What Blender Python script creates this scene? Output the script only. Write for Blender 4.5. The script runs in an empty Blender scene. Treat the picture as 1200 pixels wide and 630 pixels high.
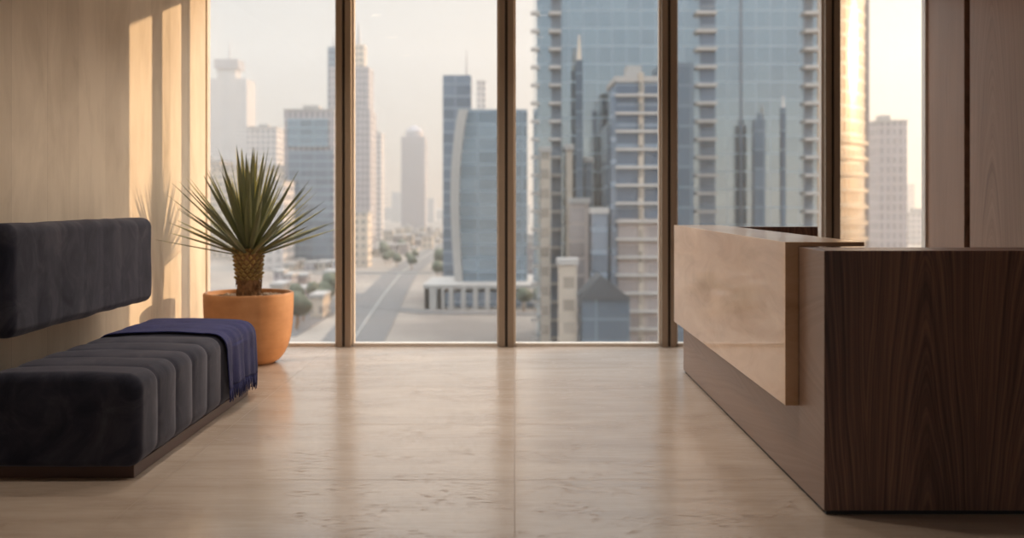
import bpy, bmesh, math, random
from mathutils import Vector, Matrix, noise
random.seed(7)
PI = math.pi
F = 1166.7; EYE = 1.3; VX = 603.0; VY = 235.0
scn = bpy.context.scene
COL = scn.collection

def at(px, py, Y):
    return Vector(((px-VX)*Y/F, Y, EYE-(py-VY)*Y/F))
def xat(px, Y): return (px-VX)*Y/F
def zat(py, Y): return EYE-(py-VY)*Y/F

# ------------------------------------------------------------------ node helpers
class NT:
    def __init__(s, name):
        s.m = bpy.data.materials.new(name); s.m.use_nodes = True
        s.t = s.m.node_tree; s.t.nodes.clear()
        s.out = s.t.nodes.new('ShaderNodeOutputMaterial')
    def n(s, typ, **kw):
        nd = s.t.nodes.new(typ)
        for k, v in kw.items(): setattr(nd, k, v)
        return nd
    def l(s, a, b): s.t.links.new(a, b)
    def setv(s, sock, v):
        if isinstance(v, bpy.types.NodeSocket): s.l(v, sock)
        elif isinstance(v, (tuple, list)) and len(v) == 3 and sock.type == 'RGBA': sock.default_value = (*v, 1)
        else: sock.default_value = v
    def math(s, op, a, b=None, c=None, clamp=False):
        nd = s.n('ShaderNodeMath', operation=op, use_clamp=clamp)
        s.setv(nd.inputs[0], a)
        if b is not None: s.setv(nd.inputs[1], b)
        if c is not None: s.setv(nd.inputs[2], c)
        return nd.outputs[0]
    def mix(s, f, a, b, blend='MIX'):
        nd = s.n('ShaderNodeMix', data_type='RGBA', blend_type=blend)
        s.setv(nd.inputs[0], f); s.setv(nd.inputs[6], a); s.setv(nd.inputs[7], b)
        return nd.outputs[2]
    def coord(s, scale=(1,1,1), rot=(0,0,0), loc=(0,0,0), kind='Object'):
        tc = s.n('ShaderNodeTexCoord'); mp = s.n('ShaderNodeMapping')
        s.l(tc.outputs[kind], mp.inputs[0])
        mp.inputs['Scale'].default_value = scale; mp.inputs['Rotation'].default_value = rot
        mp.inputs['Location'].default_value = loc
        return mp.outputs[0]
    def noise(s, vec, scale=5, detail=4, rough=.5, dist=0):
        nd = s.n('ShaderNodeTexNoise'); s.l(vec, nd.inputs['Vector'])
        nd.inputs['Scale'].default_value = scale; nd.inputs['Detail'].default_value = detail
        nd.inputs['Roughness'].default_value = rough; nd.inputs['Distortion'].default_value = dist
        return nd.outputs['Fac']
    def ramp(s, f, stops, interp='LINEAR'):
        nd = s.n('ShaderNodeValToRGB'); s.l(f, nd.inputs[0]); cr = nd.color_ramp
        cr.interpolation = interp
        while len(cr.elements) > 1: cr.elements.remove(cr.elements[0])
        cr.elements[0].position = stops[0][0]; c = stops[0][1]
        cr.elements[0].color = (*c, 1) if len(c) == 3 else c
        for p, c in stops[1:]:
            e = cr.elements.new(p); e.color = (*c, 1) if len(c) == 3 else c
        return nd.outputs[0]
    def bsdf(s, col=(.5,.5,.5), rough=.5, metal=0, **kw):
        b = s.n('ShaderNodeBsdfPrincipled')
        s.setv(b.inputs['Base Color'], col); s.setv(b.inputs['Roughness'], rough); s.setv(b.inputs['Metallic'], metal)
        for k, v in kw.items():
            s.setv(b.inputs[k.replace('_', ' ')], v)
        s.l(b.outputs[0], s.out.inputs['Surface']); s.b = b
        return b
    def bump(s, h, strength=.2, dist=.01):
        bp = s.n('ShaderNodeBump'); s.l(h, bp.inputs['Height'])
        bp.inputs['Strength'].default_value = strength; bp.inputs['Distance'].default_value = dist
        s.l(bp.outputs[0], s.b.inputs['Normal'])

def simple(name, col, rough=.5, metal=0, var=.12, scale=6, **kw):
    t = NT(name); v = t.coord()
    f = t.noise(v, scale, 4)
    c = t.mix(f, tuple(x*(1-var) for x in col), tuple(min(1, x*(1+var)) for x in col))
    t.bsdf(c, rough, metal, **kw)
    return t.m

# ------------------------------------------------------------------ materials
def mat_concrete():
    t = NT('board_concrete')
    tc = t.coord()
    sx = t.n('ShaderNodeSeparateXYZ'); t.l(tc, sx.inputs[0])
    # planks run vertically; plank index from y
    pw = .42
    u = t.math('DIVIDE', sx.outputs[1], pw)
    idx = t.math('FLOOR', u)
    wn = t.n('ShaderNodeTexWhiteNoise', noise_dimensions='1D'); t.l(idx, wn.inputs['W'])
    v = t.coord((1, 2.4, .8)); f1 = t.noise(v, 1.5, 7, .6, .7)
    v2 = t.coord((1, 1, .7)); f2 = t.noise(v2, 1.1, 3)
    v3 = t.coord((1, 26, 1.6)); f3 = t.noise(v3, 3, 4)
    s = t.math('MULTIPLY_ADD', f1, .75, t.math('MULTIPLY_ADD', f2, .75, -.15))
    s = t.math('MULTIPLY_ADD', f3, .09, t.math('ADD', s, .06))
    s = t.math('MULTIPLY_ADD', wn.outputs[0], .16, s)
    c = t.ramp(s, [(.42, (.38,.33,.265)), (.66, (.64,.565,.465)), (.92, (.78,.70,.59))])
    fr = t.math('FRACT', u)
    seam = t.math('LESS_THAN', fr, .008)
    c = t.mix(t.math('MULTIPLY', seam, .4), c, (.34,.29,.24))
    t.bsdf(c, .78)
    t.bump(t.math('ADD', f1, t.math('MULTIPLY', f3, .5)), .25, .01)
    return t.m

def mat_travertine():
    t = NT('travertine_floor')
    v = t.coord((.55, 3.2, 1)); f1 = t.noise(v, 1.6, 7, .62, .6)
    v2 = t.coord((.5, .9, 1)); f2 = t.noise(v2, .9, 3)
    v3 = t.coord((2.4, 22, 1)); f3 = t.noise(v3, 1.8, 5, .6)
    s = t.math('ADD', t.math('MULTIPLY', f1, .6), t.math('MULTIPLY', f2, .25))
    s = t.math('ADD', s, t.math('MULTIPLY', f3, .28))
    c = t.ramp(s, [(.38, (.37,.30,.25)), (.55, (.445,.375,.32)), (.72, (.52,.45,.39))])
    # pits: elongated short dark marks gathered in patches
    v4 = t.coord((14, 60, 1)); p = t.noise(v4, 1.0, 3, .55)
    v5 = t.coord((1.6, 3.2, 1)); q = t.noise(v5, 1.5, 2)
    pit = t.math('MULTIPLY', t.math('GREATER_THAN', p, .585), t.math('GREATER_THAN', q, .52))
    c = t.mix(t.math('MULTIPLY', pit, .7), c, (.2,.14,.1))
    # joints
    tc = t.coord(); sx = t.n('ShaderNodeSeparateXYZ'); t.l(tc, sx.inputs[0])
    fx = t.math('FRACT', t.math('ADD', t.math('DIVIDE', sx.outputs[0], 1.635), .5))
    fy = t.math('FRACT', t.math('ADD', t.math('DIVIDE', t.math('SUBTRACT', sx.outputs[1], 4.64), 1.15), .5))
    jx = t.math('LESS_THAN', t.math('ABSOLUTE', t.math('SUBTRACT', fx, .5)), .003/1.635)
    jy = t.math('LESS_THAN', t.math('ABSOLUTE', t.math('SUBTRACT', fy, .5)), .0055/1.15)
    j = t.math('MAXIMUM', jx, jy)
    c = t.mix(t.math('MULTIPLY', j, .7), c, (.22,.16,.12))
    r = t.math('MULTIPLY_ADD', f1, .10, .17)
    r = t.math('ADD', r, t.math('MULTIPLY', t.math('MAXIMUM', pit, j), .3))
    t.bsdf(c, r, 0, Coat_Weight=.0)
    t.b.inputs['IOR'].default_value = 1.55
    h = t.math('SUBTRACT', 1, t.math('MAXIMUM', pit, j))
    t.bump(h, .15, .002)
    return t.m

def mat_walnut(name, axis_u, axis_v, dark=(.05,.027,.017), mid=(.115,.064,.04), light=(.18,.105,.066), leaf=.42, off=0., rough=.36, coat=.0, arch=26.):
    """axis_v runs along the grain; axis_u across it"""
    t = NT(name)
    tc = t.coord(); sx = t.n('ShaderNodeSeparateXYZ'); t.l(tc, sx.inputs[0])
    u = sx.outputs[axis_u]; v = sx.outputs[axis_v]
    sc = [1,1,1]; sc[axis_v] = .35; sc[axis_u] = 2.2
    w = t.noise(t.coord(tuple(sc)), 1.6, 3, .5)
    sc2 = [1,1,1]; sc2[axis_v] = .22; sc2[axis_u] = .8
    w2 = t.noise(t.coord(tuple(sc2)), 3.1, 2, .5)
    up = t.math('ADD', t.math('MULTIPLY_ADD', w, .09, -.045), t.math('ADD', u, off))
    up = t.math('ADD', up, t.math('MULTIPLY_ADD', w2, .10, -.05))
    x = t.math('PINGPONG', up, leaf/2)
    x2 = t.math('MULTIPLY', t.math('POWER', x, 1.6), arch)
    q = t.math('ADD', t.math('MULTIPLY', v, .9), x2)
    q = t.math('MULTIPLY_ADD', w2, .35, q)
    cb = t.n('ShaderNodeCombineXYZ'); t.l(q, cb.inputs[0])
    g1 = t.noise(cb.outputs[0], 6.5, 3, .6)
    g2 = t.noise(cb.outputs[0], 24, 2, .5)
    sc3 = [30,30,30]; sc3[axis_v] = .9; sc3[axis_u] = 120
    fib = t.noise(t.coord(tuple(sc3)), 1, 3, .6)
    s = t.math('ADD', t.math('MULTIPLY', g1, .62), t.math('MULTIPLY', g2, .24))
    s = t.math('ADD', s, t.math('MULTIPLY', fib, .20))
    s = t.math('ADD', s, t.math('MULTIPLY_ADD', w, .25, -.14))
    c = t.ramp(s, [(.40, dark), (.52, mid), (.66, light)])
    t.bsdf(c, t.math('MULTIPLY_ADD', fib, .15, rough-.07), 0, Coat_Weight=coat, Coat_Roughness=.25)
    t.bump(fib, .08, .002)
    return t.m

def mat_stone():
    t = NT('polished_travertine')
    v = t.coord((.7, .7, 2.6)); f = t.noise(v, 2.2, 7, .62, .9)
    v2 = t.coord((.5, .5, 1.3)); f2 = t.noise(v2, 1.5, 3)
    c = t.ramp(t.math('ADD', t.math('MULTIPLY', f, .7), t.math('MULTIPLY', f2, .3)),
               [(.32, (.45,.275,.15)), (.5, (.60,.40,.25)), (.68, (.69,.50,.34))])
    t.bsdf(c, .3, 0, Coat_Weight=.45, Coat_Roughness=.05)
    t.b.inputs['Specular IOR Level'].default_value = .3
    return t.m

def mat_velvet(name='charcoal_velvet', k=1.0):
    t = NT(name)
    v = t.coord((1.2, 1.6, 1)); f = t.noise(v, 4.2, 6, .62, 1.1)
    c = t.ramp(f, [(.30, (.014*k,.017*k,.032*k)), (.5, (.029*k,.032*k,.052*k)), (.72, (.060*k,.062*k,.084*k))])
    t.bsdf(c, .8, 0, Sheen_Weight=.28, Sheen_Roughness=.38)
    t.b.inputs['Sheen Tint'].default_value = (.72, .72, .85, 1)
    t.b.inputs['Specular IOR Level'].default_value = .15
    t.bump(t.noise(t.coord(), 420, 2), .15, .001)
    return t.m

def mat_throw():
    t = NT('navy_wool')
    v = t.coord((1,1,1)); f = t.noise(v, 9, 4)
    w = t.n('ShaderNodeTexWave', bands_direction='Y'); t.l(v, w.inputs[0]); w.inputs['Scale'].default_value = 70; w.inputs['Distortion'].default_value = 1.5
    c = t.ramp(f, [(.3, (.018,.023,.088)), (.7, (.038,.044,.15))])
    c = t.mix(t.math('MULTIPLY', w.outputs['Fac'], .35), c, (.055,.06,.20))
    t.bsdf(c, .88, 0, Sheen_Weight=.08, Sheen_Roughness=.5)
    t.b.inputs['Specular IOR Level'].default_value = .2
    t.bump(w.outputs['Fac'], .4, .002)
    return t.m

def mat_terracotta():
    t = NT('terracotta')
    v = t.coord((1,1,1)); f = t.noise(v, 5, 6, .6); f2 = t.noise(t.coord((1,1,5)), 3, 3)
    s = t.math('ADD', t.math('MULTIPLY', f, .6), t.math('MULTIPLY', f2, .4))
    c = t.ramp(s, [(.3, (.41,.19,.078)), (.5, (.51,.25,.11)), (.72, (.60,.32,.155))])
    t.bsdf(c, .62); t.bump(f, .12, .004)
    return t.m

def mat_metal(name, col, rough=.35, metal=.85):
    t = NT(name); v = t.coord((40,40,.6)); f = t.noise(v, 2, 3)
    t.bsdf(t.mix(f, tuple(c*.88 for c in col), tuple(c*1.1 for c in col)), rough, metal)
    return t.m

def mat_glass():
    t = NT('window_glass')
    tr = t.n('ShaderNodeBsdfTransparent'); tr.inputs[0].default_value = (.955,.965,.96,1)
    gl = t.n('ShaderNodeBsdfGlossy'); gl.inputs['Roughness'].default_value = .02; gl.inputs[0].default_value = (1,1,1,1)
    fr = t.n('ShaderNodeFresnel'); fr.inputs[0].default_value = 1.45
    mx = t.n('ShaderNodeMixShader')
    t.l(fr.outputs[0], mx.inputs[0]); t.l(tr.outputs[0], mx.inputs[1]); t.l(gl.outputs[0], mx.inputs[2])
    t.l(mx.outputs[0], t.out.inputs['Surface'])
    return t.m

def facade(name, wall, glass, fh=3.5, bw=3.0, tz=.38, tx=.22, grough=.12, gmetal=.6, wrough=.7, var=.35, panel=True):
    t = NT(name)
    tc = t.coord(); sx = t.n('ShaderNodeSeparateXYZ'); t.l(tc, sx.inputs[0])
    u = t.math('DIVIDE', t.math('ADD', sx.outputs[0], sx.outputs[1]), bw)
    v = t.math('DIVIDE', sx.outputs[2], fh)
    gz = t.math('GREATER_THAN', t.math('FRACT', v), tz)
    gx = t.math('GREATER_THAN', t.math('FRACT', u), tx)
    g = t.math('MULTIPLY', gz, gx)
    cb = t.n('ShaderNodeCombineXYZ'); t.l(t.math('FLOOR', u), cb.inputs[0]); t.l(t.math('FLOOR', v), cb.inputs[1])
    wn = t.n('ShaderNodeTexWhiteNoise', noise_dimensions='2D'); t.l(cb.outputs[0], wn.inputs['Vector'])
    gc = t.mix(t.math('MULTIPLY', wn.outputs[0], var), glass, tuple(min(1, c*1.9+.03) for c in glass))
    wc = t.mix(t.noise(t.coord((.08,.08,.03)), 1.5, 3), tuple(c*.85 for c in wall), tuple(min(1,c*1.1) for c in wall))
    c = t.mix(g, wc, gc)
    r = t.math('ADD', t.math('MULTIPLY', g, grough-wrough), wrough)
    t.bsdf(c, r, t.math('MULTIPLY', g, gmetal))
    return t.m

M = {}
M['concrete'] = mat_concrete(); M['floor'] = mat_travertine()
M['walnut_end'] = mat_walnut('walnut_end', 0, 2, (.072,.036,.027), (.18,.093,.066), (.34,.18,.115), leaf=.44, off=.06)
M['walnut_side'] = mat_walnut('walnut_side', 2, 1, (.20,.128,.096), (.24,.158,.12), (.275,.185,.142), leaf=.9, off=.2, arch=8, rough=.42)
M['walnut_wall'] = mat_walnut('walnut_wall', 1, 2, (.20,.113,.076), (.30,.18,.125), (.37,.23,.16), leaf=1.6, off=.3, arch=12, rough=.45)
M['stone'] = mat_stone(); M['velvet'] = mat_velvet(); M['throw'] = mat_throw(); M['terracotta'] = mat_terracotta()
M['bronze'] = mat_metal('bronze_aluminium', (.31,.245,.19), .45, .2)
M['dark_bronze'] = mat_metal('dark_bronze', (.06,.045,.035), .45, .5)
M['silver'] = mat_metal('pale_aluminium', (.72,.66,.60), .4, .2)
M['glass'] = mat_glass()
M['shadow_gap'] = simple('blackened_steel', (.02,.016,.014), .6)
M['plinth'] = simple('stained_wood_plinth', (.075,.036,.028), .5, scale=20)
M['ceiling'] = simple('ceiling_plaster', (.50,.44,.38), .8)
M['back_wall'] = simple('painted_plaster', (.26,.22,.19), .8)
M['pebble'] = simple('pebbles', (.42,.31,.22), .8, var=.5, scale=25)
M['soil'] = simple('soil', (.10,.06,.04), .95, var=.4, scale=30)

def mat_leaf(name, c0, c1):
    t = NT(name); f = t.noise(t.coord((1,1,1)), 7, 3)
    t.bsdf(t.mix(f, c0, c1), .42)
    tl = t.n('ShaderNodeBsdfTranslucent'); tl.inputs[0].default_value = (min(1, c1[0]*1.9), min(1, c1[1]*1.9), c1[2]*1.2, 1)
    mx = t.n('ShaderNodeMixShader'); mx.inputs[0].default_value = .16
    t.l(t.b.outputs[0], mx.inputs[1]); t.l(tl.outputs[0], mx.inputs[2]); t.l(mx.outputs[0], t.out.inputs['Surface'])
    return t.m
M['leaf'] = mat_leaf('leaf_green', (.10,.125,.085), (.19,.215,.14))
M['leaf_margin'] = mat_leaf('leaf_margin', (.66,.60,.18), (.85,.78,.32))
M['leaf_old'] = mat_leaf('leaf_old', (.14,.15,.06), (.22,.2,.09))
M['bark'] = simple('bark_fibre', (.26,.15,.075), .85, var=.6, scale=45)
M['bark_scale'] = simple('bark_scale', (.36,.27,.10), .6, var=.6, scale=16)

# ------------------------------------------------------------------ mesh helpers
class MB:
    def __init__(s): s.bm = bmesh.new(); s.mi = 0
    def _f(s, vs):
        try:
            f = s.bm.faces.new(vs); f.material_index = s.mi; return f
        except ValueError: return None
    def box(s, x0, x1, y0, y1, z0, z1):
        P = [(x0,y0,z0),(x1,y0,z0),(x1,y1,z0),(x0,y1,z0),(x0,y0,z1),(x1,y0,z1),(x1,y1,z1),(x0,y1,z1)]
        v = [s.bm.verts.new(p) for p in P]
        for q in ((0,3,2,1),(4,5,6,7),(0,1,5,4),(1,2,6,5),(2,3,7,6),(3,0,4,7)): s._f([v[i] for i in q])
        return s
    def prism(s, pts, z0, z1):
        a = [s.bm.verts.new((p[0], p[1], z0)) for p in pts]; b = [s.bm.verts.new((p[0], p[1], z1)) for p in pts]
        n = len(pts)
        for i in range(n): s._f([a[i], a[(i+1)%n], b[(i+1)%n], b[i]])
        s._f(b); s._f(a[::-1]); return s
    def quad(s, *pts):
        s._f([s.bm.verts.new(p) for p in pts]); return s
    def loops(s, L, closed=True, cap=True):
        R = [[s.bm.verts.new(p) for p in lp] for lp in L]
        n = len(L[0])
        for a, b in zip(R, R[1:]):
            for i in range(n if closed else n-1):
                s._f([a[i], a[(i+1)%n], b[(i+1)%n], b[i]])
        if cap and closed:
            s._f(R[0][::-1]); s._f(R[-1])
        return R
    def lathe(s, prof, seg=48, c=(0,0), cap=True):
        L = [[(c[0]+r*math.cos(2*PI*k/seg), c[1]+r*math.sin(2*PI*k/seg), z) for k in range(seg)] for r, z in prof]
        return s.loops(L, True, cap)
    def tube(s, pts, rad, seg=6):
        pts = [Vector(p) for p in pts]; L = []
        for i, p in enumerate(pts):
            d = (pts[min(i+1, len(pts)-1)] - pts[max(i-1, 0)]).normalized()
            a = d.orthogonal().normalized(); b = d.cross(a)
            r = rad[i] if isinstance(rad, (list, tuple)) else rad
            L.append([p + (a*math.cos(2*PI*k/seg) + b*math.sin(2*PI*k/seg))*r for k in range(seg)])
        return s.loops(L)
    def build(s, name, mats, parent=None, smooth=False, bevel=0, seg=2, loc=None, solid=0, subsurf=0, autosm=False):
        bmesh.ops.recalc_face_normals(s.bm, faces=s.bm.faces[:])
        if loc is not None:
            bmesh.ops.translate(s.bm, verts=s.bm.verts[:], vec=-Vector(loc))
        me = bpy.data.meshes.new(name); s.bm.to_mesh(me); s.bm.free()
        for m in (mats if isinstance(mats, (list, tuple)) else [mats]): me.materials.append(m)
        if smooth: me.polygons.foreach_set('use_smooth', [True]*len(me.polygons))
        o = bpy.data.objects.new(name, me); COL.objects.link(o)
        if loc is not None: o.location = loc
        if parent is not None:
            o.parent = parent
            if loc is None: o.location = -parent.location   # meshes are written in world coordinates
            else: o.location = Vector(loc) - parent.location
        if solid:
            md = o.modifiers.new('solid', 'SOLIDIFY'); md.thickness = solid; md.offset = 1
        if bevel:
            md = o.modifiers.new('bevel', 'BEVEL'); md.width = bevel; md.segments = seg; md.limit_method = 'ANGLE'
            md.harden_normals = False
        if subsurf:
            md = o.modifiers.new('sub', 'SUBSURF'); md.levels = subsurf; md.render_levels = subsurf
        return o

def tag(o, label=None, cat=None, group=None, kind=None):
    if label: o['label'] = label
    if cat: o['category'] = cat
    if group: o['group'] = group
    if kind: o['kind'] = kind
    return o
def empty(name, loc, label, cat, group=None):
    o = bpy.data.objects.new(name, None); COL.objects.link(o); o.location = loc; o.empty_display_size = .2
    return tag(o, label, cat, group)
def copy_tree(o, loc=None, parent=None):
    c = o.copy(); COL.objects.link(c)
    if parent is not None: c.parent = parent
    if loc is not None: c.location = loc
    for ch in list(o.children): copy_tree(ch, None, c)
    return c

# ------------------------------------------------------------------ room shell
WX = -2.76; WY = 8.92; RX = 3.69; BY = -3.5; CZ = 3.24; HEAD = 3.2
def S(o): return tag(o, kind='structure')
m = MB(); m.box(WX-.3, RX+.35, BY-.3, WY+.16, -.25, 0); S(m.build('floor', M['floor']))
m = MB(); m.box(WX-.3, RX+.35, BY-.3, WY+.16, CZ, CZ+.3); S(m.build('ceiling', M['ceiling']))
m = MB(); m.box(WX-.3, WX, BY-.3, WY+.10, 0, CZ); S(m.build('wall_left', M['concrete']))
m = MB(); m.box(WX-.3, -.9, BY-.3, BY, 0, CZ); m.box(3.0, RX+.35, BY-.3, BY, 0, CZ); m.box(-.9, 3.0, BY-.3, BY, 0, .15); m.box(-.9, 3.0, BY-.3, BY, 3.0, CZ)  # unseen window opening added at the back to let in sky light
for x in (1.0,): m.box(x-.05, x+.05, BY-.2, BY-.05, .15, 3.0)
S(m.build('wall_back', M['back_wall']))
# right wall: solid backing with walnut veneer panels and dark shadow grooves
m = MB(); m.box(RX+.05, RX+.35, BY, WY+.16, 0, CZ); wr = S(m.build('wall_right', M['shadow_gap']))
ys = [WY+.10, 8.12]
while ys[-1] > BY: ys.append(ys[-1]-1.35)
for a, b in zip(ys, ys[1:]):
    m = MB(); m.box(RX, RX+.06, max(b+.05, BY+.01), a-.05 if a < 8.5 else a, 0, CZ)
    m.build('wall_panel', M['walnut_wall'], wr, bevel=.004)

# window wall: five bays between bronze mullions
mx = [WX+.0, -1.52, -.073, 1.376, 2.83, RX]
for i, x in enumerate(mx[1:-1]):
    m = MB()
    m.mi = 0
    m.box(x-.066, x-.012, WY-.075, WY+.09, 0.0, CZ)      # left half of the mullion
    m.box(x+.012, x+.066, WY-.075, WY+.09, 0.0, CZ)      # right half
    m.mi = 1
    m.box(x-.014, x+.014, WY-.052, WY+.08, 0.0, CZ)      # groove between the halves
    t = S(m.build('trim_%d' % (i+1), [M['bronze'], M['dark_bronze']], bevel=.003))
    m = MB(); m.box(x-.085, x-.064, WY-.01, WY+.06, 0, CZ); m.box(x+.064, x+.085, WY-.01, WY+.06, 0, CZ)
    m.build('glazing_bead', M['silver'], t, bevel=.002)
for i in range(5):
    a, b = mx[i], mx[i+1]
    xa = a + (.08 if i else .0); xb = b - (.08 if i < 4 else .0)
    m = MB(); m.box(xa, xb, WY+.020, WY+.023, .02, HEAD)
    m2 = MB(); m2.quad((xa, WY+.02, .02), (xb, WY+.02, .02), (xb, WY+.02, HEAD), (xa, WY+.02, HEAD)); m.bm.free()
    w = S(m2.build('window_%d' % (i+1), M['glass']))
    m = MB(); m.box(xa, xb, WY-.03, WY+.07, 0, .028)
    m.box(xa, xb, WY-.03, WY+.07, HEAD-.02, CZ)
    if i == 0: m.box(xa, xa+.016, WY-.02, WY+.06, .028, HEAD)
    if i == 4: m.box(xb-.02, xb, WY-.02, WY+.06, .028, HEAD)
    m.build('window_frame', M['silver'], w, bevel=.002)
m = MB(); m.box(WX-.3, RX+.35, WY-.01, WY+.12, HEAD+.02, CZ+.4); 
S(m.build('trim_5', M['dark_bronze']))
# unseen wall added outside on the right to block part of the sun
m = MB(); m.box(4.95, 5.25, WY-.1, 10.62, -26.7, 12); m.box(RX+.3, 5.0, WY+.02, WY+.3, -26.7, 12)
S(m.build('wall_sun_block', M['back_wall']))

# ------------------------------------------------------------------ bench sofa
def rrect(x0, x1, z0, z1, r, n=8, crown=0.):
    """closed rounded rectangle in xz, counter-clockwise"""
    P = []
    for cx, cz, a0 in ((x1-r, z1-r, 0), (x0+r, z1-r, 90), (x0+r, z0+r, 180), (x1-r, z0+r, 270)):
        for k in range(n+1):
            a = math.radians(a0+90*k/n); P.append((cx+r*math.cos(a), cz+r*math.sin(a)))
    out = []
    N = len(P)
    for i in range(N):
        a, b = P[i], P[(i+1)%N]; out.append(a)
        d = math.dist(a, b)
        if d > .05:
            k = int(d/.03)
            for j in range(1, k): out.append((a[0]+(b[0]-a[0])*j/k, a[1]+(b[1]-a[1])*j/k))
    if crown:
        xm = (x0+x1)/2; w = (x1-x0)/2
        out = [(x, z+crown*(1-((x-xm)/w)**2)*(1 if z > (z0+z1)/2 else 0)) for x, z in out]
    return out
def padded(x0, x1, z0, z1, y0, y1, r, nch, depth, er, crown=0., pw=.4, step=.012, wob=.003):
    L = []
    n = int((y1-y0)/step)
    Ys = []
    for k in range(9):
        a = PI/2*k/8; Ys.append((y0+er*(1-math.sin(a)) if False else y0+er*(1-math.cos(a)), er*(1-math.sin(a))))
    yy = y0+er
    while yy < y1-er: yy += step; Ys.append((min(yy, y1-er), 0))
    for k in range(1, 9):
        a = PI/2*k/8; Ys.append((y1-er+er*math.sin(a), er*(1-math.cos(a))))
    cl = (y1-y0)/nch
    for y, ins in Ys:
        u = ((y-y0)/cl) % 1.0
        g = 0.
        if y0+cl*.5 < y < y1-cl*.5: g = depth*(1-abs(math.sin(PI*u))**pw)
        i = ins+g
        P = rrect(x0+i, x1-i, z0+ins*.9+g*.2, z1-i, max(r-i*.5, .02), 8, crown)
        L.append([(x+wob*noise.noise((x*4, y*4, z*4)), y, z+wob*noise.noise((x*5+9, y*5, z*5))) for x, z in P])
    # caps: shrink the end loops towards the middle
    def cap(lp, sgn):
        cx = sum(p[0] for p in lp)/len(lp); cz = sum(p[2] for p in lp)/len(lp); R = []
        for s_, b in ((.8, .004), (.5, .008), (.2, .010)):
            R.append([(cx+(p[0]-cx)*s_, p[1]+sgn*b, cz+(p[2]-cz)*s_) for p in lp])
        return R
    L = cap(L[0], -1)[::-1]+L+cap(L[-1], 1)
    mb = MB(); mb.loops(L); return mb

SY0, SY1, SX0, SX1 = 4.62, 6.72, -2.50, -1.74
sofa = empty('bench_sofa', (-2.1, 5.67, 0), 'long dark velvet bench with channelled seat and floating backrest beside the concrete wall', 'sofa')
padded(SX0, SX1, .055, .49, SY0, SY1, .075, 8, .022, .05, crown=.012, pw=.27).build('seat', M['velvet'], sofa, smooth=True)
m = MB(); m.box(SX0+.02, SX1-.045, SY0+.05, SY1-.05, 0, .058); m.build('plinth', M['plinth'], sofa, bevel=.003)
padded(-2.67, -2.44, .625, 1.185, 4.84, 6.73, .06, 7, .0035, .05, crown=.0, pw=.9, wob=.008).build('backrest', M['velvet'], sofa, smooth=True)
m = MB(); m.box(WX+.001, -2.655, 5.0, 6.6, .72, 1.08); m.box(-2.66+.001, -2.655, 5.2, 6.4, .7, .72)
m.build('wall_mount', M['plinth'], sofa, bevel=.003)

# ------------------------------------------------------------------ throw
def throw():
    nu, nv = 90, 64
    r = .075; off = .004
    segs = []
    L = []
    length_top = (SX1-r)-(SX0+.03)
    total = length_top + PI/2*r + (.49-r-.165)
    grid = []
    for i in range(nu+1):
        s = total*i/nu
        row = []
        for j in range(nv+1):
            w = j/nv
            # edges of the cloth along the bench
            t = s/total
            ya = 5.90+.13*t+.035*math.sin(t*5.0+.6)-.02*t*t; yb = 6.695-.06*t+.018*math.sin(t*7)
            y = ya+(yb-ya)*w
            fold = .008*math.sin(w*PI*5+t*2.2)+.005*math.sin(w*PI*11+t*5)
            amp = .35 + 1.0*max(0, (s-length_top)/(total-length_top)) if s > length_top else .12+.2*t
            fold = (fold+.012)*amp
            fold += .004*noise.noise((s*6, y*6, 3.1))
            o = off+max(fold, -.004)
            if s < length_top:
                x = SX0+.03+s; xm = (SX0+SX1)/2; hw = (SX1-SX0)/2
                z = .49+.012*(1-((x-xm)/hw)**2)+o
                if s < .05: z -= .03*(1-s/.05)**2
            elif s < length_top+PI/2*r:
                a = (s-length_top)/r
                x = SX1-r+(r+o)*math.sin(a); z = .49-r+(r+o)*math.cos(a)
            else:
                x = SX1+o+.002; z = .49-r-(s-length_top-PI/2*r)
                z += .012*math.sin(w*4)
            row.append((x, y, z))
        grid.append(row)
    mb = MB(); mb.loops(grid, closed=False, cap=False)
    return mb, grid
mb, grid = throw()
th = mb.build('throw_blanket', M['throw'], smooth=True, solid=.007, loc=(-2.0, 6.3, .5))
tag(th, 'navy blue woven throw with fringe draped over the far end of the dark bench', 'blanket')
m = MB()
last = grid[-1]
for k in range(74):
    f = (k+.5)/74*(len(last)-1); a = int(f); b = min(a+1, len(last)-1); q = f-a
    p = Vector(last[a]).lerp(Vector(last[b]), q)
    l = .085+random.uniform(-.015, .012); sx = random.uniform(-.006, .010); sy = random.uniform(-.012, .012)
    m.tube([p+Vector((.003,0,.008)), p+Vector((.004+sx*.4, sy*.3, -l*.4)), p+Vector((.004+sx, sy, -l))], [.0032, .0036, .0022], 5)
m.build('fringe', M['throw'], th, smooth=True)

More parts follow.
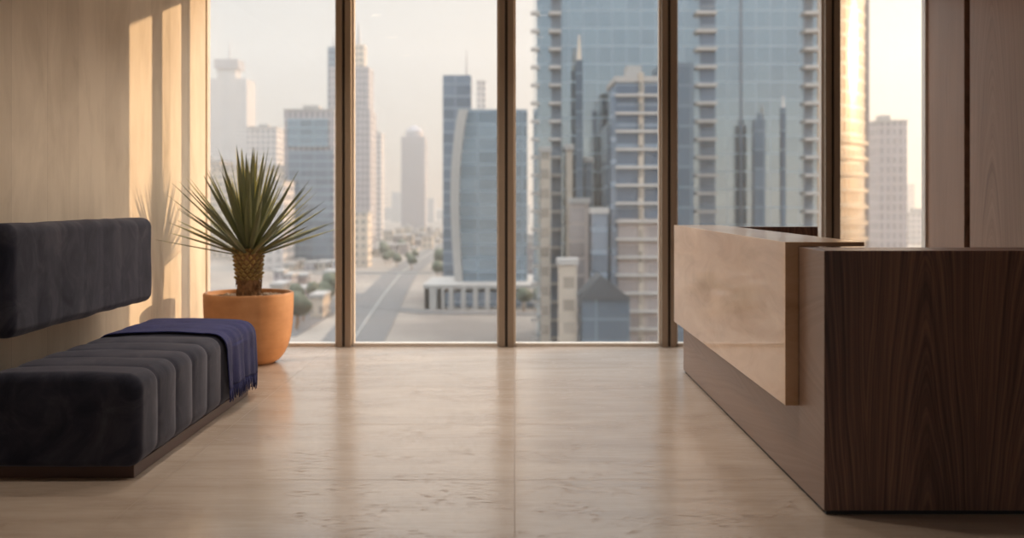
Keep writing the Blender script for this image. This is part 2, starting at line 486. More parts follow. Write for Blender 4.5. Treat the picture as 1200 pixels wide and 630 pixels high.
# ------------------------------------------------------------------ potted yucca
PX, PY = -2.135, 8.0
pl = empty('potted_yucca', (PX, PY, 0), 'spiky yucca in a round terracotta pot by the window behind the bench', 'potted plant')
prof = [(.0, 0), (.17,0), (.205,.006), (.245,.03), (.282,.075), (.312,.14), (.333,.22), (.346,.32), (.352,.44), (.354,.545), (.352,.560), (.345,.566), (.333,.566), (.326,.558), (.323,.50), (.318,.44), (.0,.43)]
m = MB(); m.lathe([(max(r, .001), z) for r, z in prof], 72, (PX, PY)); pot = m.build('pot', M['terracotta'], pl, smooth=True)
m = MB(); m.lathe([(.319,.45),(.319,.515),(.25,.522),(.12,.527),(.001,.528)], 48, (PX, PY)); m.build('soil', M['soil'], pl, smooth=True)
m = MB()
for k in range(230):
    a = random.uniform(0, 2*PI); rr = math.sqrt(random.uniform(.10, 1))*.30
    s = random.uniform(.010, .021)
    mat = Matrix.Translation((PX+rr*math.cos(a), PY+rr*math.sin(a), .524+s*.35)) @ Matrix.Rotation(random.uniform(0, PI), 4, 'Z') @ Matrix.Diagonal((s*1.3, s, s*.65, 1))
    bmesh.ops.create_icosphere(m.bm, subdivisions=2, radius=1, matrix=mat)
tag(m.build('pebbles', M['pebble'], pl, smooth=True), kind='stuff')
# trunk core
m = MB()
L = []
for i in range(26):
    q = i/25; z = .515+.40*q; R0 = .082+.026*q+.006*math.sin(q*9)
    if q < .06: R0 += .012
    L.append([(PX+(R0+.010*noise.noise((math.cos(a)*3, math.sin(a)*3, z*14)))*math.cos(a), PY+(R0+.010*noise.noise((math.cos(a)*3, math.sin(a)*3, z*14)))*math.sin(a), z) for a in [2*PI*k/36 for k in range(36)]])
m.loops(L)
# loose fibres low on the trunk
for k in range(170):
    a = random.uniform(0, 2*PI); z = random.uniform(.53, .70); R0 = .086+.02*(z-.52)/.4
    d = Vector((math.cos(a), math.sin(a), 0)); tn = Vector((-d.y, d.x, 0))
    p = Vector((PX, PY, z))+d*R0; l = random.uniform(.03, .07); s = random.uniform(-.3, .3)
    m.tube([p, p+tn*s*l*.5+Vector((0,0,-l*.5))+d*.008, p+tn*s*l+Vector((0,0,-l))+d*.006], [.003,.003,.001], 4)
trunk = m.build('trunk', M['bark'], pl, smooth=True)
m = MB()
rows = 8
for i in range(rows):
    z = .675+.235*i/(rows-1); R0 = .092+.022*i/(rows-1); n = 13
    for k in range(n):
        a = 2*PI*(k+.5*(i % 2))/n+random.uniform(-.04, .04)
        d = Vector((math.cos(a), math.sin(a), 0)); tn = Vector((-d.y, d.x, 0))
        c = Vector((PX, PY, z))+d*R0
        w = .024; h = .022; up = Vector((0,0,1))
        pts = [c-tn*w+d*-.006, c-up*h*.9+d*-.004, c+tn*w+d*-.006, c+up*h*1.1+d*(.012)]
        tip = c+d*(.020+random.uniform(0, .010))+up*.012
        V = [m.bm.verts.new(p) for p in pts]; T = m.bm.verts.new(tip); B = m.bm.verts.new(c-d*.012)
        for j in range(4):
            m._f([V[j], V[(j+1)%4], T]); m._f([V[(j+1)%4], V[j], B])
m.build('leaf_base_scales', M['bark_scale'], pl)
# foliage: stiff channelled blades with pale yellow margins
m = MB()
def blade(base, d, length, width, bend, old=False):
    side = d.cross(Vector((0,0,1)))
    if side.length < .05: side = Vector((1,0,0))
    side.normalize()
    nrm = side.cross(d).normalized()
    if nrm.z < 0: nrm = -nrm
    tw = random.uniform(-.5, .5)
    n = 12; R = []
    for i in range(n+1):
        t = i/n
        w = width*(.62+1.1*t if t < .35 else (1-((t-.35)/.65)**1.7))*.5
        w = max(w, .0006)
        c = base+d*(length*t)+Vector((0,0,-1))*(bend*t*t*length)
        rot = Matrix.Rotation(tw*t, 3, d)
        s2 = rot @ side; n2 = rot @ nrm
        v = .30*w; th = .0022*(1-t)+.0006
        R.append([c-s2*w+n2*v, c-s2*w*.60+n2*v*.50, c-n2*v*.2, c+s2*w*.60+n2*v*.50, c+s2*w+n2*v,
                  c+s2*w*.5-n2*(th-v*.25), c-n2*(th+v*.35), c-s2*w*.5-n2*(th-v*.25)])
    rings = [[m.bm.verts.new(p) for p in r] for r in R]
    for a, b in zip(rings, rings[1:]):
        for k in range(8):
            m.mi = 1 if k in (0, 3) else (2 if old else 0)
            m._f([a[k], a[(k+1)%8], b[(k+1)%8], b[k]])
    m.mi = 0
    m._f(rings[0]); m._f(rings[-1][::-1])
GA = PI*(3-math.sqrt(5))
NL = 104
for k in range(NL):
    q = (k+.5)/NL                        # 0 = innermost upright, 1 = outermost
    el = math.radians(86-73*q**.92+random.uniform(-4, 4))
    az = k*GA+random.uniform(-.15, .15)
    d = Vector((math.cos(az)*math.cos(el), math.sin(az)*math.cos(el), math.sin(el)))
    z0 = .955-.09*q; r0 = .02+.075*q
    base = Vector((PX+math.cos(az)*r0, PY+math.sin(az)*r0, z0))
    ln = (.80-.13*q)*random.uniform(.84, 1.06)
    if d.x < 0: ln = min(ln, (2.735+base.x)/max(-d.x, .05))
    if az % (2*PI) > 0 and math.cos(az) < -.9 and q > .8: ln *= .98
    blade(base, d, ln, random.uniform(.042, .055)*(1-.08*q), random.uniform(-.02, .03)*q, q > .9)
fo = m.build('foliage', [M['leaf'], M['leaf_margin'], M['leaf_old']], pl, smooth=False)

# ------------------------------------------------------------------ reception desk
DX, DY0, DY1, DXR = 1.282, 4.12, 7.55, 2.27
desk = empty('reception_desk', (1.8, 5.8, 0), 'dark walnut reception desk with wrapped stone front on the right', 'desk')
ZT = 1.093
m = MB(); m.box(DX+.002, DXR, DY0, DY0+.30, .018, ZT); m.build('end_panel', M['walnut_end'], desk, bevel=.002)
m = MB(); m.box(DX, DX+.10, DY0+.002, DY1, .018, ZT-.002)
m.build('side_panel', M['walnut_side'], desk, bevel=.0015)
m = MB(); m.box(DX+.002, DXR, DY1-.10, DY1+.02, .018, ZT+.012); m.build('far_panel', M['walnut_end'], desk, bevel=.002)
m = MB(); m.box(DX+.012, DXR-.01, DY0+.012, DY1, 0, .018); m.build('plinth', M['shadow_gap'], desk)
m = MB(); m.box(DX+.1, DX+.85, DY0+.3, DY1-.1, .71, .74); m.build('work_surface', M['walnut_end'], desk, bevel=.002)
SXF = 1.221
m = MB()
m.prism([(0,0)]*3, 0, 0) if False else None
sec = [(SXF, .376), (DX-.0005, .376), (DX-.0005, ZT+.0005), (SXF+.358, ZT+.0005), (SXF+.358, 1.114), (SXF, 1.114)]
Y0s, Y1s = 4.49, 7.62
Lp = [[(x, y, z) for x, z in sec] for y in (Y0s, Y1s)]
m.loops(Lp)
m.build('stone_front', M['stone'], desk, bevel=.0025)

# ------------------------------------------------------------------ city
G = -26.7
def gpt(px, py):                      # point of the ground plane seen at a pixel
    Y = F*(EYE-G)/(py-VY); return Vector((xat(px, Y), Y, G))
m = MB(); m.box(-1600, 1600, 40, 3400, G-2, G)
gm = NT('sandy_ground'); f = gm.noise(gm.coord((.02,.02,.02)), 1.3, 6, .6)
gm.bsdf(gm.ramp(f, [(.35, (.18,.145,.125)), (.65, (.34,.28,.235))]), .9)
S(m.build('ground', gm.m))
ASPH = simple('asphalt', (.14,.125,.12), .85, var=.15, scale=.2)
LINE = simple('road_paint', (.40,.38,.35), .8)
def strip(name, pts, w, z, mat, kind='structure'):
    m = MB(); L = []
    for i, p in enumerate(pts):
        a = pts[max(i-1, 0)]; b = pts[min(i+1, len(pts)-1)]
        d = (b-a); d.z = 0; d.normalize(); s = Vector((-d.y, d.x, 0))
        L.append([p-s*w/2+Vector((0,0,z)), p+s*w/2+Vector((0,0,z)), p+s*w/2+Vector((0,0,z+.15)), p-s*w/2+Vector((0,0,z+.15))])
    m.loops(L); return m.build(name, mat)
road_pts = [Vector((-70, 120, G)), gpt(400, 420), gpt(428, 378), gpt(448, 348), gpt(470, 320), gpt(505, 296), gpt(540, 280)]
S(strip('road', road_pts, 13, 0, ASPH))
for dx in (0,):
    S(strip('road_marking', [p+Vector((dx,0,0)) for p in road_pts], .3, .16, LINE))
S(strip('road', [Vector((-100, 176, G)), gpt(330, 392), gpt(372, 366), gpt(396, 352), gpt(430, 344)], 9, .02, ASPH))
S(strip('road', [gpt(380, 352), gpt(500, 366), gpt(640, 368), gpt(760, 372)], 7, .04, ASPH))

# palette
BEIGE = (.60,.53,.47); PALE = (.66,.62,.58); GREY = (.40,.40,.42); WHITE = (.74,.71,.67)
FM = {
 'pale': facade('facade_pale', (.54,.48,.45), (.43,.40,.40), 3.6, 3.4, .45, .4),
 'beige': facade('facade_beige', (.56,.46,.37), (.44,.38,.33), 3.4, 3.0, .5, .45),
 'mauve': facade('facade_mauve', (.38,.335,.335), (.315,.285,.30), 3.6, 2.4, .3, .5),
 'blue': facade('facade_blue', (.25,.31,.36), (.21,.28,.35), 3.6, 6.0, .16, .05, .1, .75),
 'slate': facade('facade_slate', (.20,.235,.28), (.16,.20,.26), 3.6, 6.0, .2, .05, .15, .6),
 'tower': facade('facade_tower', (.36,.42,.46), (.44,.51,.56), 3.24, 2.6, .06, .035, .08, .9, .16, .12),
 'dark': facade('facade_dark', (.20,.24,.29), (.11,.145,.20), 3.3, 9.0, .15, .05, .15, .5),
 'deep': facade('facade_deep', (.12,.15,.18), (.085,.115,.15), 3.3, 5, .12, .06, .25, .3),
 'tan': facade('facade_tan', (.42,.345,.28), (.30,.27,.24), 3.4, 3.0, .5, .45),
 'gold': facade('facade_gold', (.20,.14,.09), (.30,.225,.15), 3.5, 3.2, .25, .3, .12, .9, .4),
 'brown': facade('facade_brown', (.36,.29,.26), (.26,.225,.22), 2.9, 6.2, .2, .2, .2, .3),
}
SLAB = simple('balcony_concrete', (.43,.39,.36), .75, scale=.5)
ROOF = simple('roof_grey', (.36,.33,.31), .85, scale=.3)
STEEL = simple('mast_steel', (.45,.42,.41), .5)

def bx(px0, px1, py, D, dep, z0=G):
    m = MB(); m.box(xat(px0, D), xat(px1, D), D, D+dep, z0, zat(py, D)); return m
OCC = []
def free(x0, x1, y0, y1, pad=.6):
    return all(x1+pad < a or x0-pad > b or y1+pad < c or y0-pad > d for a, b, c, d in OCC)
def bldg(name, px0, px1, py, D, dep, mat, label, cat='building', group=None, roof=True):
    """one building as a body with a roof parapet; returns the Empty"""
    c = xat((px0+px1)/2, D); OCC.append((xat(px0, D), xat(px1, D), D, D+dep))
    e = empty(name, (c, D+dep/2, G), label, cat, group)
    bx(px0, px1, py, D, dep).build('facade', mat, e)
    if roof:
        z = zat(py, D); m = MB(); x0, x1 = xat(px0, D), xat(px1, D)
        m.box(x0-.25, x1+.25, D-.25, D+dep+.25, z, z+.9)
        if x1-x0 > 7: m.box(x0+(x1-x0)*.3, x0+(x1-x0)*.62, D+dep*.3, D+dep*.6, z+.9, z+3.2)
        m.build('roof', ROOF, e)
    return e
def cone(e, px, py0, py1, D, r0, r1, dy, name='spire', mat=None, seg=10):
    m = MB(); m.lathe([(r0, zat(py0, D)), (r1, zat(py1, D))], seg, (xat(px, D), D+dy)); return m.build(name, mat or STEEL, e)

# A: spired tower far left
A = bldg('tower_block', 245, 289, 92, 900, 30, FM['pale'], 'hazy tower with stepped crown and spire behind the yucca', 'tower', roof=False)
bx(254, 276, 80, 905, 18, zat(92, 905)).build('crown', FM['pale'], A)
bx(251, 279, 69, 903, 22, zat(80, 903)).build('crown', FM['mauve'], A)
cone(A, 266, 69, 44, 905, 1.6, .3, 9)
bldg('tower_block', 214, 258, 190, 520, 26, FM['beige'], 'pale beige block low left, seen through the yucca leaves', 'building')
bldg('tower_block', 289, 324, 150, 640, 26, FM['pale'], 'pale hazy block between the spired tower and the grey-blue block', 'building')
bldg('tower_block', 250, 333, 196, 480, 22, FM['beige'], 'wide pale block behind the crown of the yucca', 'building')
bldg('tower_block', 297, 332, 214, 400, 20, FM['pale'], 'short cream block left of the grey-blue block', 'building')
# C: grey block, pale top and darker lower half
Cb = bldg('office_block', 333, 392, 130, 430, 26, FM['mauve'], 'broad grey-blue office block left of the first mullion', 'building')
m = bx(337, 384, 139, 429, 2, zat(172, 429)); m.build('glazed_top', FM['blue'], Cb)
m = bx(338, 390, 176, 428.4, 2, G); m.build('glazed_front', FM['slate'], Cb)
# D: stepped art deco tower behind the first mullion
Dt = bldg('stepped_tower', 381, 434, 128, 560, 24, FM['mauve'], 'stepped tower rising behind the first mullion from the left', 'tower', roof=False)
bx(386, 432, 78, 562, 20, zat(128, 562)).build('tier', FM['mauve'], Dt)
bx(384, 395, 55, 563, 9, zat(128, 563)).build('tier', FM['slate'], Dt)
bx(412, 427, 52, 563, 9, zat(78, 563)).build('tier', FM['beige'], Dt)
cone(Dt, 419, 52, 24, 564, 1.6, .2, 4); cone(Dt, 390, 55, 40, 564, 1.2, .2, 4)
bldg('slim_tower', 432, 447, 157, 700, 16, FM['pale'], 'slim hazy tower just right of the stepped tower', 'tower')
bldg('slim_tower', 414, 431, 250, 420, 12, FM['beige'], 'short beige tower at the foot of the stepped tower', 'tower')
# F: slender tower with rounded crown
Ft = bldg('slender_tower', 470, 498, 160, 880, 22, FM['mauve'], 'slender grey tower with a rounded crown in the second bay', 'tower', roof=False)
m = MB(); m.lathe([(8.5, zat(160,880)), (8.0, zat(153,880)), (5.5, zat(149,880)), (1.5, zat(146,880))], 20, (xat(484,880), 891)); m.build('crown', FM['mauve'], Ft)
# G: flat topped glass tower with mast, curved-front blue building, white fin and podium
Gt = bldg('glass_tower', 519, 552, 88, 300, 9, FM['slate'], 'flat-topped blue glass tower with mast left of the second mullion', 'tower', roof=False)
cone(Gt, 546, 88, 56, 300, .35, .1, 4, 'mast')
bldg('slim_tower', 559, 569, 96, 620, 9, FM['pale'], 'thin pale tower peeking over the curved blue building', 'tower')
Gc = empty('curved_building', (xat(565,268), 275, G), 'blue glass building with a curved white fin and white podium', 'building')
L = []
for i in range(25):
    q = i/24; py = 340-(340-128)*q
    xl = 543-9*math.sin(q*PI*.55)+14*q*q*q
    L.append([(xat(xl, 268), 268, zat(py, 268)), (xat(618, 268), 268, zat(py-4*q*0, 268)), (xat(618, 268), 282, zat(py, 268)), (xat(xl, 268), 282, zat(py, 268))])
m = MB(); m.loops(L); m.build('facade', FM['blue'], Gc)
L = []
for i in range(25):
    q = i/24; py = 345-(345-128)*q
    xl = 543-9*math.sin(q*PI*.55)+14*q*q*q
    wd = 9+2*q
    L.append([(xat(xl-wd, 266), 266, zat(py, 266)), (xat(xl, 266), 266, zat(py, 266)), (xat(xl, 266), 270, zat(py, 266)), (xat(xl-wd, 266), 270, zat(py, 266))])
m = MB(); m.loops(L); m.build('fin', SLAB, Gc)
m = MB(); x0, x1 = xat(498, 258), xat(628, 258); z1 = zat(333, 258)
m.box(x0, x1, 258, 284, G, z1-3.2); m.box(x0-.4, x1, 257, 284, z1-1.0, z1)
for k in range(10):
    xx = x0+(x1-x0)*k/9.2; m.box(xx, xx+1.2, 257, 258.2, G, z1-1)
m.box(x0, x0+5, 257, 259, G, z1-1)
m.build('podium', SLAB, Gc)
m = MB(); m.box(x0+5.2, x1, 257.6, 258, G+.6, z1-2); m.build('podium_glazing', FM['slate'], Gc)
bldg('tower_block', 600, 618, 160, 700, 16, FM['beige'], 'pale beige tower left of the big glass tower in the third bay', 'building')
bldg('tower_block', 604, 640, 286, 330, 14, FM['mauve'], 'low grey block at the foot of the big glass tower', 'building')

# I: the big curtain-wall tower
TD = 180; FH = 3.24
It = bldg('curtain_wall_tower', 629, 958, -150, TD, 34, FM['tower'], 'huge blue glass high-rise with balcony stacks filling the third and fourth bays', 'tower', roof=False)
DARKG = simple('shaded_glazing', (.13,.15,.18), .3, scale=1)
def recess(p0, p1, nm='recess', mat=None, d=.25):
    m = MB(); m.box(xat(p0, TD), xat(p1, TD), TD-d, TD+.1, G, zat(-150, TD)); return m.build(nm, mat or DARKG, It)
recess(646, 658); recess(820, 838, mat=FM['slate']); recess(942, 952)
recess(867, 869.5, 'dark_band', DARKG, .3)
first = {}
nf = 22
for key, p0, p1, dep in (('a', 622, 632, 1.6), ('b', 643, 657, 1.5), ('c', 814, 838, 2.0), ('d', 940, 959, 1.8)):
    x0, x1 = xat(p0, TD), xat(p1, TD)
    m = MB(); m.box(x0, x1, TD-dep, TD-.05, -.12, .12); 
    m.box(x0, x1, TD-dep, TD-dep+.12, .1, .40); m.box(x0, x0+.12, TD-dep, TD-.05, .1, .40)
    o = m.build('balcony', SLAB)
    o.parent = It
    for i in range(nf):
        c = o if i == 0 else o.copy()
        if i: COL.objects.link(c); c.parent = It
        c.location = Vector((0, 0, G+FH*(i+1)))-It.location
# J: slab-banded building in front
JD = 160; JF = 2.88
Jt = bldg('apartment_block', 722, 776, 96, JD, 14, FM['dark'], 'dark glass apartment block with white floor bands before the big tower', 'building', roof=True)
m = MB(); m.box(xat(712, JD), xat(722, JD), JD+1, JD+12, G, zat(145, JD)); m.build('wing', FM['deep'], Jt)
m = MB(); m.box(xat(776, JD), xat(815, JD), JD+1.5, JD+12, G, zat(72, JD)); m.build('wing', FM['deep'], Jt)
m = MB(); m.box(xat(748, JD), xat(754, JD), JD-.5, JD+1, G, zat(85, JD)); m.build('pier', FM['tan'], Jt)
m = MB(); m.box(xat(716, JD), xat(722, JD), JD-.3, JD+2, G, zat(104, JD)); m.build('pier', FM['slate'], Jt)
m = MB(); m.box(xat(721, JD), xat(776, JD), JD-.9, JD, -.2, .2); o = m.build('floor_slab', SLAB); o.parent = Jt
zt = zat(112, JD)
i = 0
while zt-JF*i > G+1:
    c = o if i == 0 else o.copy()
    if i: COL.objects.link(c); c.parent = Jt
    c.location = Vector((0, 0, zt-JF*i))-Jt.location; i += 1
m = MB(); m.box(xat(724, JD), xat(776, JD), JD-.3, JD+.1, G, zat(256, JD)); m.build('reflection_glazing', FM['brown'], Jt)  # brown stands for a reflection in the lower glass, put into the colour

# reflections in the big glass face, built as slender dark towers before it
e = bldg('reflection_and_base', 675, 683, 70, 172, 1.6, FM['deep'], 'very thin dark reflection with pale tip, built before the glass high-rise', 'tower', roof=False)
cone(e, 679, 70, 40, 172, .45, .12, .8, mat=FM['beige'])
bldg('reflection_and_base', 668, 690, 238, 168, 3, FM['brown'], 'low brown block at the base of the thin dark reflection', 'building')
e = bldg('reflection_and_base', 884, 897, 140, 172, 2, FM['deep'], 'narrow dark reflection built as a tower in the fourth bay, the wider of two', 'tower', roof=False)
bx(888, 894, 133, 172.4, 1, zat(140, 172)).build('crown', FM['deep'], e)
e = bldg('reflection_and_base', 916, 921, 126, 172, 1.2, FM['deep'], 'thinnest dark reflection with needle tip, built as a tower in the fourth bay', 'tower', roof=False)
cone(e, 918.5, 126, 112, 172, .3, .1, .6)
# more mid-height blocks in front of the tower's foot
for (a, b, t, d, mt, lb) in ((634, 645, 178, 174, 'tan', 'narrow tan tower left of the balcony stack'),
                             (664, 671, 175, 174, 'tan', 'narrow sandy tower beside the thin dark reflection'),
                             (686, 694, 190, 173, 'deep', 'narrow slate tower right of the thin dark reflection'),
                             (694, 712, 250, 157.2, 'slate', 'grey glass block left of the banded apartment block'),
                             (655, 676, 310, 150, 'tan', 'short sandy block at the bottom of the third bay')):
    bldg('tower_block', a, b, t, d, 3, FM[mt], lb, 'building')
# dark gabled reflection, built as a hall with a pitched roof
Hh = empty('gabled_reflection', (xat(710,148), 152, G), 'dark gabled reflection built as a hall at the foot of the banded block', 'building')
m = MB(); m.box(xat(682,148), xat(738,148), 148, 156, G, zat(350,148)); m.build('wall', FM['deep'], Hh)
z1 = zat(350,148); zr = zat(322,148); xa, xb = xat(680,148), xat(740,148); xm = xat(704,148)
m = MB(); m.loops([[(xa, y, z1), (xb, y, z1), (xm, y, zr)] for y in (147.5, 156.5)]); m.build('roof', simple('reflection_gable', (.055,.058,.065), .7), Hh)

# K: sunlit glass tower in the last bay with gently curved oblique face
n0 = math.atan2(-.668, .745)
KD = 250.
c0 = Vector((xat(1000, KD), KD))
t0 = Vector((.668, .745))
pts = []
R = 40.
cen = c0-Vector((math.cos(n0), math.sin(n0)))*R
for k in range(-10, 8):
    a = n0+k*math.radians(2.8)
    pts.append((cen.x+R*math.cos(a), cen.y+R*math.sin(a)))
p_end = pts[-1]
poly = pts+[(p_end[0]-16, p_end[1]+14), (pts[0][0]-20, pts[0][1]+16)]
K = empty('sunlit_tower', (c0.x, c0.y+10, G), 'tall golden tower with a blazing sun reflection in the last bay', 'tower')
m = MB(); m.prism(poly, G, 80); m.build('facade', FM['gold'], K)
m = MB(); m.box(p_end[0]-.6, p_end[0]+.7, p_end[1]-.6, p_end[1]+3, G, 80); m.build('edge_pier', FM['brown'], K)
m = MB()
o = None
for k in range(8):
    z = zat(300, KD)+k*4.1
    mm = MB(); off = [(cen.x+(R+.7)*math.cos(n0+j*math.radians(2.8)), cen.y+(R+.7)*math.sin(n0+j*math.radians(2.8))) for j in range(-10, 8)]
    inn = [(cen.x+(R-.3)*math.cos(n0+j*math.radians(2.8)), cen.y+(R-.3)*math.sin(n0+j*math.radians(2.8))) for j in range(7, -11, -1)]
    mm.prism(off+inn, -.45, .45)
    if k == 0:
        o = mm.build('floor_slab', FM['gold']); o.parent = K; c = o
    else:
        mm.bm.free(); c = o.copy(); COL.objects.link(c); c.parent = K
    c.location = Vector((0, 0, z))-K.location
m.bm.free()
bldg('tower_block', 1030, 1063, 143, 380, 20, FM['mauve'], 'plain mauve tower between the golden tower and the walnut wall', 'building')
bldg('tower_block', 1064, 1100, 250, 640, 20, FM['pale'], 'low pale block beside the walnut wall edge', 'building')

# low-rise houses (background)
mats = [FM['tan'], FM['brown'], FM['mauve'], FM['beige'], FM['tan']]
OCC.append((xat(490,258), xat(632,258), 255, 286)); OCC.append((xat(320,380), xat(525,380), 377, 394))
for q_ in range(60):
    f_ = q_/59*(len(road_pts)-1); a_ = min(int(f_), len(road_pts)-2); p_ = road_pts[a_].lerp(road_pts[a_+1], f_-a_); OCC.append((p_.x-9, p_.x+9, p_.y-4, p_.y+4))
def house(px0, px1, pyb, pyt, i, grp):
    D = F*(EYE-G)/(pyb-VY)
    dep = random.uniform(7, 12)
    for _ in range(14):
        if free(xat(px0, D)-.3, xat(px1, D)+.3, D, D+dep): break
        D += 5
    else: return None
    e = bldg('low_house', px0, px1, pyt, D, dep, mats[i % len(mats)], None, None, None)
    return e
# each gets a label by where it stands
rnd = random.Random(3)
rows = [('low buildings left of the first mullion', 'low city building among many behind the pot, left of the first mullion', 318, 396, [(352, 12, 14), (336, 10, 12), (322, 10, 11), (372, 14, 18)]),
        ('low buildings beyond the highway', 'low city building among many beyond the raised highway in the second bay', 414, 520, [(300, 9, 12), (290, 8, 10), (282, 7, 9), (276, 6, 8)]),
        ('low buildings behind the glass tower foot', 'low city building among many at the foot of the third bay', 600, 640, [(345, 12, 14), (330, 12, 12), (318, 9, 11)])]
for grp, lab, xa, xb, lv in rows:
    for base, hh, w in lv:
        x = xa+rnd.uniform(-2, 3)
        while x < xb:
            ww = w*rnd.uniform(.7, 1.3)
            if rnd.random() < .85:
                e = house(x, x+ww, base+rnd.uniform(-2, 2), base-hh*rnd.uniform(.8, 1.7), rnd.randrange(5), grp)
                if e: tag(e, lab, 'building', grp)
            x += ww+rnd.uniform(.5, 4)
# far skyline silhouettes
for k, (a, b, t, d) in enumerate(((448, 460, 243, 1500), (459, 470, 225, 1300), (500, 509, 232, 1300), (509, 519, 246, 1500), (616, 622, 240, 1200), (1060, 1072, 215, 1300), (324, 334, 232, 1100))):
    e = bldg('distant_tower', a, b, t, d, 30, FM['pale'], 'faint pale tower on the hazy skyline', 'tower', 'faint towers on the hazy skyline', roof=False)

# raised highway
hw = empty('raised_highway', (xat(450, 380), 384, G), 'grey raised highway crossing behind the second bay', 'highway')
x0, x1 = xat(330, 380), xat(520, 380)
m = MB(); m.box(x0, x1, 380, 392, zat(328, 380), zat(321, 380)); m.build('deck', ASPH, hw)
m = MB(); m.box(x0, x1, 379.7, 380, zat(323, 380), zat(318.5, 380)); m.build('parapet', SLAB, hw)
for k in range(9):
    xx = x0+(x1-x0)*(k+.5)/9; m = MB(); m.box(xx-.8, xx+.8, 384, 386, G, zat(326, 380)); m.build('pier', SLAB, hw)

# trees: one of a kind then copies
LEAFC = simple('city_foliage', (.09,.10,.065), .9, var=.5, scale=.8)
tr = empty('street_tree', (0, 0, G), 'round dark street tree by the city road', 'tree', 'street trees by the city roads')
m = MB(); m.tube([(0,0,0), (.1,0,2.2), (0,.1,4)], [.3,.22,.15], 7); o = m.build('trunk', M['bark']); o.parent = tr
m = MB()
for k in range(9):
    a = k*2.4; mat = Matrix.Translation((1.3*math.cos(a)*(k % 3)/2, 1.3*math.sin(a)*(k % 3)/2, 4.2+.5*(k % 4))) @ Matrix.Scale(random.uniform(1.1, 1.7), 4)
    bmesh.ops.create_icosphere(m.bm, subdivisions=2, radius=1, matrix=mat)
for v in m.bm.verts: v.co += Vector(noise.noise_vector(v.co*1.3))*.35
o = m.build('crown', LEAFC, smooth=True); o.parent = tr
nt = 0
for k in range(900):
    q = k % 3
    if q == 0: p = gpt(rnd.uniform(448, 520), rnd.uniform(296, 328))
    elif q == 1: p = gpt(rnd.uniform(345, 395), rnd.uniform(345, 390))
    else: p = gpt(rnd.uniform(600, 640), rnd.uniform(345, 365))
    s = rnd.uniform(.7, 1.25); r = 3.4*s
    if nt >= 75 or not free(p.x-r, p.x+r, p.y-r, p.y+r, 0): continue
    OCC.append((p.x-r, p.x+r, p.y-r, p.y+r))
    t = tr if nt == 0 else copy_tree(tr)
    nt += 1
    t.location = p; t.scale = (s, s, s)

# haze over the city
m = MB(); m.box(-1000, 800, 60, 2000, G-1, 300)
hz = NT('city_haze'); vs = hz.n('ShaderNodeVolumeScatter'); vs.inputs['Color'].default_value = (1,.96,.92,1)
vs.inputs['Density'].default_value = .0007; vs.inputs['Anisotropy'].default_value = .45
hz.l(vs.outputs[0], hz.out.inputs['Volume'])
o = m.build('city_haze', hz.m); tag(o, 'warm evening haze hanging over the city beyond the glass', 'haze', kind='stuff')

# ------------------------------------------------------------------ light
sun_dir = Vector((-.63, -.29, -.0975)).normalized()      # direction the light travels
ld = bpy.data.lights.new('sun', 'SUN'); ld.energy = 6.0; ld.angle = math.radians(.6); ld.color = (1, .64, .35)
lo = bpy.data.objects.new('sun', ld); COL.objects.link(lo); lo.location = (30, 20, 20)
lo.rotation_euler = sun_dir.to_track_quat('-Z', 'Y').to_euler()

# unseen ceiling spots added as fill to brighten the room
TRIM = simple('fill_trim', (.6,.55,.5), .4)
EM = NT('fill_lens'); em = EM.n('ShaderNodeEmission'); em.inputs[0].default_value = (1,.78,.55,1); em.inputs[1].default_value = 6; EM.l(em.outputs[0], EM.out.inputs['Surface'])
def fill_spot(x, y, label):
    e = empty('fill_light', (x, y, CZ), label, 'lamp', 'added lobby fill lights')
    m = MB(); m.lathe([(.062, CZ-.001), (.085, CZ-.001), (.085, CZ-.012), (.07, CZ-.014), (.062, CZ-.004)], 32, (x, y), cap=False); m.build('trim_ring', TRIM, e, smooth=True)
    m = MB(); m.lathe([(.062, CZ-.0035), (.001, CZ-.0035)], 32, (x, y), cap=False); m.build('lens', EM.m, e)
    l = bpy.data.lights.new('fill_spot', 'SPOT'); l.energy = 82; l.color = (1, .84, .68); l.spot_size = math.radians(128); l.spot_blend = 1; l.shadow_soft_size = .06
    lo = bpy.data.objects.new('fill_spot', l); COL.objects.link(lo); lo.parent = e; lo.location = (0, 0, -.02)
for y in (4.6, 6.1, 7.5):
    for x in (-1.45, .3): fill_spot(x, y, 'small round ceiling fill light added out of view')

w = bpy.data.worlds.new('sky'); scn.world = w; w.use_nodes = True; t = w.node_tree; t.nodes.clear()
out = t.nodes.new('ShaderNodeOutputWorld'); bg = t.nodes.new('ShaderNodeBackground')
tc = t.nodes.new('ShaderNodeTexCoord'); sp = t.nodes.new('ShaderNodeSeparateXYZ'); t.links.new(tc.outputs['Generated'], sp.inputs[0])
cr = t.nodes.new('ShaderNodeValToRGB'); t.links.new(sp.outputs[2], cr.inputs[0])
st = [(0.0, (.84,.60,.44)), (.06, (.68,.56,.455)), (.14, (.42,.43,.435)), (.24, (.48,.52,.54)), (.5, (.95,.97,.97)), (1.0, (.88,.95,1))]
while len(cr.color_ramp.elements) > 1: cr.color_ramp.elements.remove(cr.color_ramp.elements[0])
cr.color_ramp.elements[0].position = st[0][0]; cr.color_ramp.elements[0].color = (*st[0][1], 1)
for p, c in st[1:]:
    e = cr.color_ramp.elements.new(p); e.color = (*c, 1)
vd = t.nodes.new('ShaderNodeVectorMath'); vd.operation = 'DOT_PRODUCT'; t.links.new(tc.outputs['Generated'], vd.inputs[0])
vd.inputs[1].default_value = -sun_dir
mp = t.nodes.new('ShaderNodeMath'); mp.operation = 'MAXIMUM'; t.links.new(vd.outputs['Value'], mp.inputs[0]); mp.inputs[1].default_value = 0
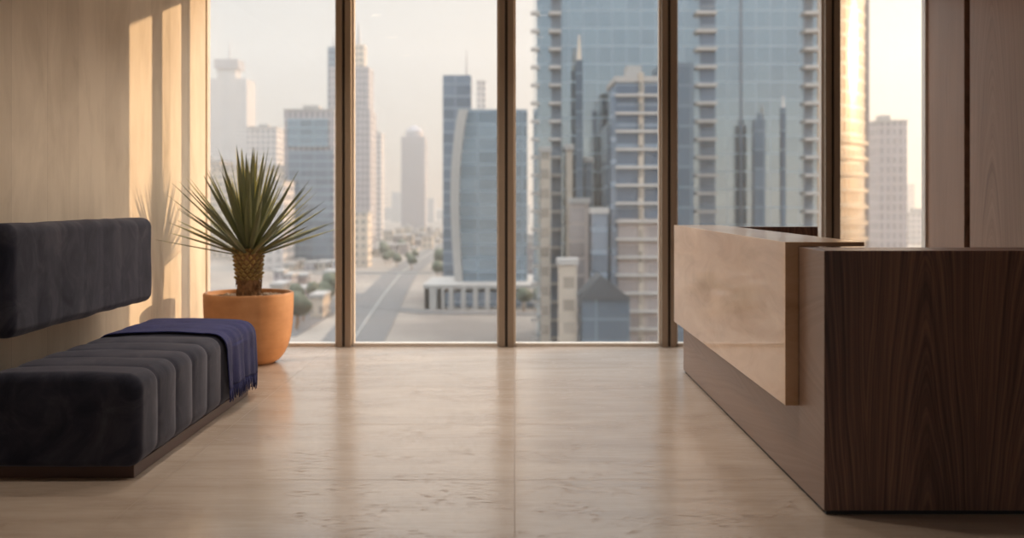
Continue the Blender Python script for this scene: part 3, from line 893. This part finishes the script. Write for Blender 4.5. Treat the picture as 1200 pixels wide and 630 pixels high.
pw = t.nodes.new('ShaderNodeMath'); pw.operation = 'POWER'; t.links.new(mp.outputs[0], pw.inputs[0]); pw.inputs[1].default_value = 4
gm2 = t.nodes.new('ShaderNodeMix'); gm2.data_type = 'RGBA'; gm2.blend_type = 'ADD'
gm2.inputs[7].default_value = (1.6, 1.1, .65, 1); t.links.new(pw.outputs[0], gm2.inputs[0]); t.links.new(cr.outputs[0], gm2.inputs[6])
# away from the sun the sky turns blue; the unseen overhead sky is boosted to light the room
ma = t.nodes.new('ShaderNodeMath'); ma.operation = 'MULTIPLY_ADD'; t.links.new(sp.outputs[1], ma.inputs[0]); ma.inputs[1].default_value = -.9; ma.inputs[2].default_value = 0; ma.use_clamp = True
mb_ = t.nodes.new('ShaderNodeMix'); mb_.data_type = 'RGBA'; mb_.blend_type = 'MULTIPLY'; t.links.new(ma.outputs[0], mb_.inputs[0]); t.links.new(gm2.outputs[2], mb_.inputs[6]); mb_.inputs[7].default_value = (.80, .96, 1.10, 1)
mr = t.nodes.new('ShaderNodeMapRange'); t.links.new(sp.outputs[2], mr.inputs[0])
mr.inputs[1].default_value = .2; mr.inputs[2].default_value = .6; mr.inputs[3].default_value = 1.0; mr.inputs[4].default_value = 3.2
t.links.new(mb_.outputs[2], bg.inputs[0]); t.links.new(mr.outputs[0], bg.inputs[1])
t.links.new(bg.outputs[0], out.inputs[0])

# ------------------------------------------------------------------ camera and view
cd = bpy.data.cameras.new('camera'); co = bpy.data.objects.new('camera', cd); COL.objects.link(co)
co.location = (0, 0, EYE); co.rotation_euler = (PI/2, 0, 0)
cd.sensor_width = 36; cd.lens = 35.0; cd.shift_x = -.0025; cd.shift_y = -80/1200
cd.clip_end = 6000; cd.clip_start = .05
cd.dof.use_dof = True; cd.dof.focus_distance = 5.4; cd.dof.aperture_fstop = 1.5
scn.camera = co
vs_ = scn.view_settings; vs_.view_transform = 'Standard'; vs_.look = 'None'; vs_.gamma = 1; vs_.use_curve_mapping = False
vs_.exposure = 0.0
cy = scn.cycles
try:
    cy.use_denoising = True; cy.max_bounces = 10; cy.diffuse_bounces = 6; cy.glossy_bounces = 4
    cy.transparent_max_bounces = 12; cy.volume_bounces = 0; cy.sample_clamp_indirect = 6
    cy.caustics_reflective = False
except Exception: pass
